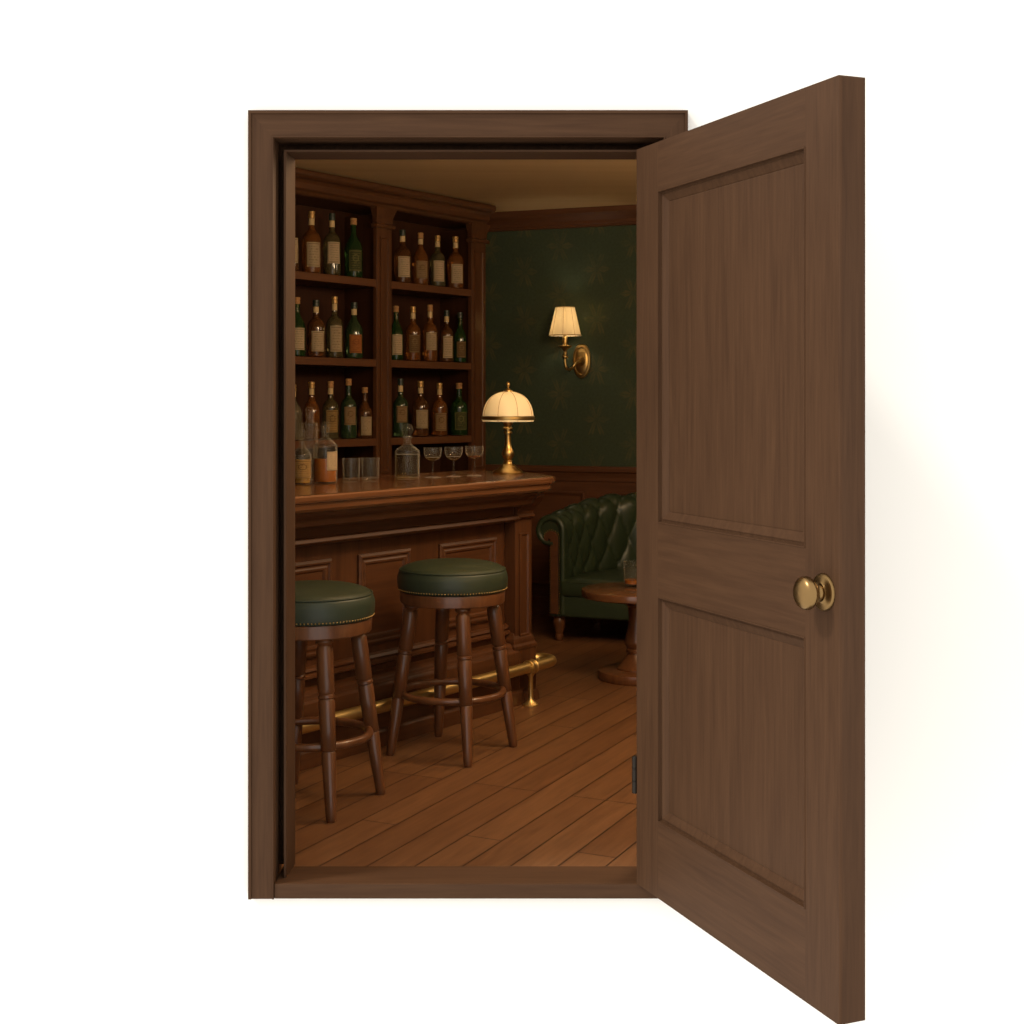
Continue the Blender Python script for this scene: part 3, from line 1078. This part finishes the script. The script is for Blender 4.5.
# decanter
o, s = glass_thing('decanter', 'clear glass decanter with ball stopper on the bar', 'decanter', 407.3, 479.3)
r, H = 12.3 * s, 43 * s
bm = new(); lathe(bm, vessel(r, H, H * .62, r * .30), 40); obj('glass_body', bm, clear, o, True, angle=60)
bm = new(); lathe(bm, [(0, .0085), (r * .88, .0085), (r - .0033, .016), (r - .0033, H * .58), (0, H * .58)], 40); obj('liquid', bm, pale_liquid, o, True)
bm = new()
br_ = 5.6 * s
lathe(bm, smooth_prof([(0, H - .012), (r * .26, H - .010), (r * .27, H + .001), (br_ * .5, H + .005), (br_ * .92, H + .005 + br_ * .6), (br_, H + .005 + br_), (br_ * .8, H + .005 + br_ * 1.6), (br_ * .4, H + .005 + br_ * 1.95), (0, H + .005 + br_ * 2)], 4), 28)
obj('stopper', bm, clear, o, True, angle=70)
# coupes
for px, py, liq, txt in ((432.8, 477.6, pale_liquid, 'stemmed coupe glass next to the decanter on the bar'),
                         (453.6, 476.8, pale_liquid, 'middle one of three stemmed coupe glasses on the bar'),
                         (474.4, 476.0, rose_liquid, 'stemmed coupe glass with rosy drink, nearest the table lamp')):
    o, s = glass_thing('coupe_glass', txt, 'glass', px, py, 'coupe glasses on the bar')
    H, r = 29.8 * s, 9.1 * s
    prof = [(0, .001), (r * .84, 0), (r * .86, .0015), (r * .3, .005), (.0052, .010), (.0042, .02), (.0042, H * .50), (.0065, H * .545)] + smooth_prof([(r * .35, H * .57), (r * .72, H * .64), (r * .94, H * .76), (r, H * .90), (r * .985, H)], 3)
    prof += [(r * .985 - .0016, H)] + smooth_prof([(r - .002, H * .90), (r * .94 - .002, H * .77), (r * .72 - .001, H * .655), (r * .35, H * .59), (0, H * .575)], 3)
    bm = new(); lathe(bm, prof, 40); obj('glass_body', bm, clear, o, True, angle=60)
    bm = new(); lathe(bm, [(0, H * .579), (r * .35, H * .595), (r * .70 - .0012, H * .66), (r * .77, H * .675), (0, H * .675)], 32); obj('drink', bm, liq, o, True)

# ------------------------------------------------------------------ table lamp
pl = on_level(508, 473.5, CT)
lamp = thing('table_lamp', 'lit brass table lamp with domed cream shade on the bar end', 'lamp', pl)
s = pl.y / F
bm = new()
lathe(bm, [(0, 0), (15.3 * s, 0), (15.5 * s, 1.2 * s), (14.2 * s, 3 * s), (11.5 * s, 4.6 * s), (9.5 * s, 6 * s), (7.5 * s, 8.5 * s), (4.8 * s, 10 * s), (4.2 * s, 11.5 * s), (4.6 * s, 12.3 * s), (4.0 * s, 13.3 * s), (0, 13.4 * s)], 48)
obj('lamp_base', bm, brass, lamp, True)
bm = new()
lathe(bm, smooth_prof([(0, 13 * s), (2.8 * s, 13.2 * s), (4.4 * s, 15.2 * s), (6.1 * s, 18.5 * s), (5.9 * s, 22 * s), (4.2 * s, 26 * s), (3.2 * s, 31 * s), (2.8 * s, 37 * s), (2.9 * s, 39.5 * s)], 5) +
      [(4.3 * s, 39.8 * s), (4.5 * s, 41 * s), (4.2 * s, 42 * s), (3.4 * s, 42.5 * s), (3.4 * s, 43.5 * s), (4.8 * s, 43.8 * s), (5 * s, 45 * s), (4.6 * s, 46 * s), (3.2 * s, 46.5 * s), (3.6 * s, 48 * s), (5 * s, 50 * s), (5.4 * s, 53 * s), (4 * s, 54 * s), (1.5 * s, 55 * s), (1.5 * s, 82 * s), (0, 82 * s)], 32)
obj('lamp_stem', bm, brass, lamp, True)
zb, rs, hs = 53.5 * s, 25.8 * s, 28.5 * s
dome = [(rs * .985, zb - 1.6 * s)] + [(rs * max(cos(a), 0) ** .82, zb + hs * sin(a) ** .92) for a in [R(k) for k in range(0, 91, 6)]]
dome_o = dome[:-1] + [(1.6 * s, zb + hs)]
dome_i = [(max(r_ - .003, 1.5 * s), z_ - (.003 if z_ > zb + .001 else 0)) for r_, z_ in dome_o][::-1]
bm = new(); lathe(bm, dome_o + dome_i, 64, close=True)
shd = obj('lamp_shade', bm, shade_l, lamp, True, angle=60)
for k in range(8):
    a = 2 * PI * (k + .5) / 8 + R(0)
    bm = new()
    tube(bm, [((r_ + .0004) * cos(a), (r_ + .0004) * sin(a), z_) for r_, z_ in dome_o], .0013, 6)
    obj('shade_seam', bm, rib_m, shd, True)
bm = new()
lathe(bm, [(rs + .0005, 53.6 * s), (rs + .004, 53.7 * s), (rs + .0055, 54.8 * s), (rs + .004, 56 * s), (rs + .0045, 57.2 * s), (rs + .0005, 57.5 * s)], 64, close=True)
obj('shade_rim', bm, brass, lamp, True)
bm = new()
zt = zb + hs
lathe(bm, [(0, zt - .002), (5.2 * s, zt - .002), (4.8 * s, zt + 1 * s), (2.6 * s, zt + 1.8 * s), (2.0 * s, zt + 3 * s), (1.0 * s, zt + 3.6 * s), (1.0 * s, zt + 4.6 * s)] + smooth_prof([(1.2 * s, zt + 4.8 * s), (2.1 * s, zt + 6.2 * s), (1.9 * s, zt + 8.2 * s), (.8 * s, zt + 9.6 * s), (0, zt + 10 * s)], 4), 24)
obj('finial', bm, brass, lamp, True)

# ------------------------------------------------------------------ wall sconce
sw = Vector((.463, 9.267, 1.693))
tt = (sw - BACK0).dot(P_DIR)
sw = sw - P_DIR * tt
sw.z = 1.693
sc_ = thing('wall_sconce', 'lit brass wall sconce with pleated cream shade on the green wall', 'wall lamp', sw, WALL_ANG)
bm = new()
outl = []
for k in range(48):
    a = 2 * PI * k / 48
    ca, sa = cos(a), sin(a)
    y = .114 * (abs(sa) ** .9) * (1 if sa > 0 else -1)
    x = .062 * (abs(ca) ** (.8 if sa > 0 else 1.1)) * (1 if ca > 0 else -1)
    outl.append((x, y))
layers_pl = [(1.0, 0), (1.0, .006), (.95, .012), (.80, .014), (.76, .010), (.70, .010), (.62, .013), (.40, .016)]
rg = [[bm.verts.new((x * k, -o_, z * k)) for x, z in outl] for k, o_ in layers_pl]
for a, b in zip(rg, rg[1:]):
    for k in range(48):
        k2 = (k + 1) % 48
        bm.faces.new((a[k], a[k2], b[k2], b[k]))
bm.faces.new(rg[-1]); bm.faces.new(rg[0][::-1])
obj('backplate', bm, brass, sc_, True, angle=25)
bm = new()
lathe(bm, [(0, 0), (.030, 0), (.031, .006), (.026, .012), (.022, .018), (.020, .028), (.012, .036), (0, .037)], 24, Matrix.Translation((-.004, -.010, .0)) @ Matrix.Rotation(PI / 2, 4, 'X'))
obj('boss', bm, brass, sc_, True)
ax, ay = -.062, -.16
bm = new()
tube(bm, smooth_prof([(-.006, -.04, 0), (-.018, -.075, -.018), (-.03, -.105, -.045), (-.045, -.135, -.058), (-.056, -.155, -.045), (ax, ay, -.015), (ax, ay, .02)], 6), .0095, 14)
obj('arm', bm, brass, sc_, True)
bm = new()
lathe(bm, [(0, .012), (.012, .013), (.021, .022), (.021, .030), (.012, .038), (.010, .05), (.012, .066), (.02, .078), (.042, .088), (.046, .094), (.043, .100), (.02, .102), (.016, .108), (.016, .125), (.0185, .128), (.0185, .150), (.014, .156), (.011, .16), (.011, .24), (0, .24)], 28, Matrix.Translation((ax, ay, 0)))
obj('candle_cup', bm, brass, sc_, True)
bm = new()
z0, z1, r0, r1 = .163, .348, .105, .063
seg = 64
rings = []
for rr0, rr1, flip in ((r0, r1, 0), (r0 - .002, r1 - .002, 1)):
    for zz, q in ((z0, rr0), (z0 + .09, (rr0 + rr1) / 2 + .000), (z1, rr1)):
        rings.append((zz, q))
order = [rings[0], rings[1], rings[2], rings[5], rings[4], rings[3]]
vr = []
for zz, q in order:
    vr.append([bm.verts.new((ax + (q + .0018 * cos(k * 2 * PI / seg * 16)) * cos(2 * PI * k / seg), ay + (q + .0018 * cos(k * 2 * PI / seg * 16)) * sin(2 * PI * k / seg), zz)) for k in range(seg)])
for i in range(6):
    a, b = vr[i], vr[(i + 1) % 6]
    for k in range(seg):
        k2 = (k + 1) % seg
        bm.faces.new((a[k], a[k2], b[k2], b[k]))
shd = obj('shade', bm, shade_f, sc_, True, angle=60)
bm = new(); tube(bm, [(ax + (r0 + .001) * cos(2 * PI * k / 64), ay + (r0 + .001) * sin(2 * PI * k / 64), z0 + .002) for k in range(64)], .003, 8, True)
obj('shade_trim', bm, rib_m, shd, True)
bm = new(); tube(bm, [(ax + (r1) * cos(2 * PI * k / 64), ay + (r1) * sin(2 * PI * k / 64), z1) for k in range(64)], .0022, 8, True)
obj('shade_trim', bm, rib_m, shd, True)
for k in range(8):
    a = 2 * PI * k / 8 + .2
    bm = new()
    tube(bm, [(ax + (r0 + .001) * cos(a), ay + (r0 + .001) * sin(a), z0), (ax + (r1 + .001) * cos(a), ay + (r1 + .001) * sin(a), z1)], .0012, 6)
    obj('shade_seam', bm, rib_m, shd, True)

# ------------------------------------------------------------------ round table and whisky glass
tb = thing('side_table', 'round pedestal table of glossy brown wood in front of the armchair', 'table', (.642, 7.2, 0))
TZ = .462
bm = new()
lathe(bm, [(0, TZ), (.275, TZ), (.283, TZ - .004), (.285, TZ - .012), (.283, TZ - .036), (.276, TZ - .041), (.26, TZ - .042), (0, TZ - .042)], 72)
obj('tabletop', bm, top_x, tb, True)
bm = new()
lathe(bm, smooth_prof([(.0, TZ - .04), (.085, TZ - .041), (.08, TZ - .055), (.055, TZ - .07)], 3) + [(.058, TZ - .082), (.050, TZ - .088)] + smooth_prof([(.046, TZ - .095), (.042, TZ - .15), (.047, TZ - .20), (.060, TZ - .25), (.063, TZ - .28), (.05, TZ - .305)], 4) + [(.055, .150), (.055, .138), (.048, .134)] + smooth_prof([(.05, .128), (.066, .10), (.092, .07), (.105, .058)], 4) + [(.105, .050), (0, .05)], 40)
obj('pedestal', bm, stool_w, tb, True)
bm = new()
lathe(bm, [(0, .052), (.185, .050), (.198, .044), (.200, .034), (.200, .006), (.196, 0), (0, 0)], 64)
obj('table_foot', bm, stool_w, tb, True)
wp = on_level(633, 586.5, TZ)
o = thing('tumbler', 'tumbler with a little whisky on the round table', 'glass', wp, 0)
s = wp.y / F
r, H = 9.6 * s, 25.5 * s
bm = new()
lathe(bm, [(0, 0), (r * .74, 0), (r * .86, .003), (r * .92, .012), (r, H), (r - .0025, H + .0005), (r * .92 - .003, .016), (r * .7, .012), (0, .011)], 40)
obj('tumbler_body', bm, clear, o, True, angle=50)
bm = new(); lathe(bm, [(0, .0115), (r * .69, .0125), (r * .91 - .0033, .017), (r * .94 - .0033, .036), (0, .036)], 40)
obj('whisky', bm, whisky, o, True)

# ------------------------------------------------------------------ tufted armchair
ch_o = Vector((.205, 8.33, 0))
CWD, CDP = 1.06, .84
chair = thing('tufted_armchair', 'dark green button-tufted leather armchair with rolled arms near the back wall', 'armchair',
              ch_o + W_DIR * (CWD / 2) + P_DIR * (CDP / 2), WALL_ANG)
hw, hd = CWD / 2, CDP / 2
CO = None
# plan line of the inner face of arms and back, from front left round to front right
ix, iy, cr = hw - .115, hd - .12, .40
path = []
n = 60
y0c, depth_c, ex = -hd + .01, iy + hd - .01, 2 / 2.35
for k in range(n + 1):
    a = PI * k / n
    ca, sa = cos(a), sin(a)
    path.append((-ix * math.copysign(abs(ca) ** ex, ca), y0c + depth_c * max(sa, 0) ** ex))
# resample evenly
segs = [0]
for p, q in zip(path, path[1:]):
    segs.append(segs[-1] + math.dist(p, q))
Ltot = segs[-1]
NS = 260


def at_s(s):
    s = max(0, min(Ltot, s))
    for i in range(len(segs) - 1):
        if s <= segs[i + 1] + 1e-9:
            f = (s - segs[i]) / max(1e-9, segs[i + 1] - segs[i])
            return Vector(path[i]).lerp(Vector(path[i + 1]), f)
    return Vector(path[-1])


RR = .092
ZC = .658
prof = []
for k in range(22):
    prof.append((0 - .0, .30 + (ZC - .30) * k / 22))
for k in range(27):
    a = PI - R(275) * k / 26
    prof.append((RR + RR * cos(a), ZC + RR * sin(a)))
prof += [(.100, .555), (.100, .45), (.100, .30), (.100, .15), (.05, .15), (.012, .15), (0, .20)]
tl = [0]
for p, q in zip(prof, prof[1:]):
    tl.append(tl[-1] + math.dist(p, q))
SXP = Ltot / round(Ltot / .150)
TH = .135
T0 = .11


def tuft(s, t):
    if t > .60:
        return 0, 1
    fade = min(1, max(0, (t - .05) / .05)) * min(1, max(0, (.60 - t) / .10))
    fs = min(1, s / .07, (Ltot - s) / .07)
    a, b = s / SXP, (t - T0) / (2 * TH)
    p, q = abs(sin(PI * (a + b))), abs(sin(PI * (a - b)))
    h = (p * q) ** .42
    # buttons pull deeper
    dp = (p * p + q * q)
    btn = math.exp(-dp / .05)
    return (h * .026 - btn * .012 - .010) * fade * max(0, fs), 1


bm = new()
grid = []
for i in range(NS + 1):
    s = Ltot * i / NS
    p = at_s(s)
    e = .004
    tg = (at_s(s + e) - at_s(s - e)).normalized()
    outn = Vector((-tg.y, tg.x))                 # away from the seat
    if outn.dot(p) < 0 and abs(p.y) < hd:
        outn = -outn
    rise = .085 * (1 - cos(PI * min(1, min(s, Ltot - s) / .75))) / 2
    row = []
    for j, (q, z) in enumerate(prof):
        h, _ = tuft(s, tl[j])
        qa, qb = prof[max(0, j - 1)], prof[min(len(prof) - 1, j + 1)]
        dq, dz = qb[0] - qa[0], qb[1] - qa[1]
        ln = math.hypot(dq, dz) or 1
        nq, nz = -dz / ln, dq / ln
        zz = z + nz * h
        if z > .5:
            zz += rise * min(1, (z - .5) / .2)
        pos = p + outn * (q + nq * h)
        row.append(bm.verts.new((pos.x, pos.y, zz)))
    grid.append(row)
NP = len(prof)
for i in range(NS):
    for j in range(NP):
        j2 = (j + 1) % NP
        bm.faces.new((grid[i][j], grid[i][j2], grid[i + 1][j2], grid[i + 1][j]))
bm.faces.new(grid[0]); bm.faces.new(grid[-1][::-1])
obj('tufted_back', bm, green_ch, chair, True, angle=70)
# buttons
nb = round(Ltot / SXP)
for rowi in range(0, 4):
    t = T0 + rowi * TH
    if t > .55 or t < .06:
        continue
    j = min(range(NP), key=lambda k: abs(tl[k] - t))
    for k in range(nb + 1):
        s = (k + (.5 if rowi % 2 else 0)) * SXP
        if s < .1 or s > Ltot - .1:
            continue
        i = round(s / Ltot * NS)
        p = at_s(s)
        tg = (at_s(s + .004) - at_s(s - .004)).normalized()
        outn = Vector((-tg.y, tg.x))
        if outn.dot(p) < 0:
            outn = -outn
        rise = .085 * (1 - cos(PI * min(1, min(s, Ltot - s) / .75))) / 2
        qa, qb = prof[max(0, j - 1)], prof[min(NP - 1, j + 1)]
        dq, dz = qb[0] - qa[0], qb[1] - qa[1]
        ln = math.hypot(dq, dz)
        h, _ = tuft(s, tl[j])
        q, z = prof[j]
        pos = p + outn * (q - dz / ln * h)
        zz = z + dq / ln * h + (rise * min(1, (z - .5) / .2) if z > .5 else 0)
        bm = new()
        bmesh.ops.create_icosphere(bm, subdivisions=2, radius=.0085)
        b = obj('button', bm, green_ch, chair, True, angle=180)
        b.location = (pos.x, pos.y, zz)
# arm facings with nail trim
for sgn in (-1, 1):
    x0 = sgn * ix
    pl_ = []
    C0 = (.086, .612)
    outer = [(C0[0] + .044 * cos(PI - PI * k / 14), C0[1] + .044 * sin(PI - PI * k / 14)) for k in range(15)]
    inner = [(.128, .592), (.117, .580), (.106, .590), (.104, .604), (.098, .611), (.092, .604), (.090, .58), (.090, .165)]
    facing = [(.042, .165), (.042, .58)] + outer + inner
    bm = new()
    prism(bm, facing, lambda q, z: (x0 + sgn * q, -hd + .012, z), lambda q, z: (x0 + sgn * q, -hd - .004, z))
    o = obj('arm_facing', bm, trim_w, chair, bevel=.002)
    o['label'] = 'brown wood arm front'
    bm = new()
    line = [(.036, .17 + .43 * k / 30) for k in range(31)] + [(C0[0] + .050 * cos(PI - PI * k / 12), C0[1] + .050 * sin(PI - PI * k / 12)) for k in range(13)] + [(.0955, .17 + .40 * k / 28) for k in range(29)]
    for q, z in line:
        bmesh.ops.create_icosphere(bm, subdivisions=1, radius=.0038, matrix=Matrix.Translation((x0 + sgn * q, -hd + .009, z)))
    obj('nail_trim', bm, brass, chair, True, angle=180)
# soft roll round the front edge of each arm
for sgn in (-1, 1):
    x0 = sgn * ix
    rl_ = [(.016, .165 + (ZC - .165) * k / 24) for k in range(25)] + [(RR + (RR - .016) * cos(PI - R(285) * k / 30), ZC + (RR - .016) * sin(PI - R(285) * k / 30)) for k in range(1, 31)]
    bm = new()
    tube(bm, [(x0 + sgn * q, -hd + .012, z) for q, z in rl_], .019, 12)
    obj('arm_roll', bm, green_ch, chair, True)
# seat base, cushion, legs
seat_plan = [(-ix - .034, -hd - .012), (ix + .034, -hd - .012)] + [(x * 1.06, y + .02) for x, y in path[::-1][1:-1]]
seat_plan = round_poly(seat_plan, [.03, .03] + [0] * (len(seat_plan) - 2), 5)
bm = new()
layers(bm, [(x, max(y, -hd + .002)) for x, y in seat_plan], [(.012, .272), (.003, .270), (0, .262), (0, .158), (.006, .15), (.02, .15)])
obj('seat_base', bm, green_ch, chair, True)
bm = new()
rings_ = []
cz = [(0.30, .394), (0.22, .393), (.14, .390), (.08, .386), (.04, .380), (.018, .374), (.006, .366), (0, .357), (0, .288), (.006, .276), (.02, .27)]
for d_, z_ in cz:
    c_ = (0, -.05)
    rings_.append([bm.verts.new((x + (c_[0] - x) * d_ / .42, y + (c_[1] - y) * d_ / .42, z_)) for x, y in seat_plan])
for a, b in zip(rings_, rings_[1:]):
    for k in range(len(seat_plan)):
        k2 = (k + 1) % len(seat_plan)
        bm.faces.new((a[k], a[k2], b[k2], b[k]))
bm.faces.new(rings_[0]); bm.faces.new(rings_[-1][::-1])
obj('seat_cushion', bm, green_ch, chair, True, angle=60)
bm = new()
yl = -hd - .011
tube(bm, [(-ix + .02, yl, .358), (ix - .02, yl, .358)], .005, 8)
obj('piping', bm, green_ch, chair, True)
for lx, ly in ((-1, -1), (1, -1), (-1, 1), (1, 1)):
    M = Matrix.Translation((lx * (hw - .06), ly * (hd - .06), 0)) if ly < 0 else Matrix.Translation((lx * .39, .12, 0))
    bm = new()
    lathe(bm, [(0, .152), (.034, .152), (.036, .146), (.030, .138)] + smooth_prof([(.031, .135), (.036, .115), (.033, .085), (.024, .05), (.021, .042)], 4) + [(.026, .038), (.027, .030), (.024, .01), (.020, 0), (0, 0)], 28, M)
    obj('leg', bm, stool_w, chair, True)

# ------------------------------------------------------------------ light
def light(kind, name, loc, energy, col, **k):
    ld = bpy.data.lights.new(name, kind)
    ld.energy = energy
    ld.color = col
    for a, v in k.items():
        setattr(ld, a, v)
    o = bpy.data.objects.new(name, ld)
    C.objects.link(o)
    o.location = loc
    return o


WARM = (1.0, .70, .40)
light('POINT', 'table_lamp_light', pl + Vector((0, 0, 66 * pl.y / F)), 1.95, (1, .88, .69), shadow_soft_size=.025)
sp3 = sw + W_DIR * ax + P_DIR * ay + Vector((0, 0, .262))
light('POINT', 'sconce_light', sp3, 1.9, (1, .86, .64), shadow_soft_size=.02)
light('POINT', 'ceiling_lamp_light', (1.15, 5.25, 2.32), 88, (1, .75, .47), shadow_soft_size=.22)
light('POINT', 'corner_fill_light', (2.15, 7.0, 2.3), 34, (1, .75, .47), shadow_soft_size=.25)  # added fill without a fitting, lifts the armchair and back wall
light('POINT', 'entrance_fill_light', (.38, 4.8, 2.43), 38, (1, .75, .47), shadow_soft_size=.2)  # unseen fill added inside the doorway to soften dark shadows in the room
sun = light('SUN', 'sun', (-3, -2, 6), 2.2, (1, .95, .88), angle=R(8))
sun.rotation_euler = Vector((.594, .237, -.77)).to_track_quat('-Z', 'Y').to_euler()

w = bpy.data.worlds.new('daylight')
bpy.context.scene.world = w
w.use_nodes = True
bg = w.node_tree.nodes['Background']
bg.inputs[0].default_value = (1.0, .972, .93, 1)
bg.inputs[1].default_value = 1.5

sc = bpy.context.scene
sc.view_settings.view_transform = 'Standard'
sc.view_settings.look = 'None'
sc.view_settings.exposure = 0
sc.view_settings.gamma = 1
sc.view_settings.use_curve_mapping = False
sc.cycles.use_denoising = True
sc.cycles.max_bounces = 14
sc.cycles.transmission_bounces = 14
sc.cycles.caustics_reflective = False
sc.cycles.caustics_refractive = False
sc.cycles.sample_clamp_indirect = 4
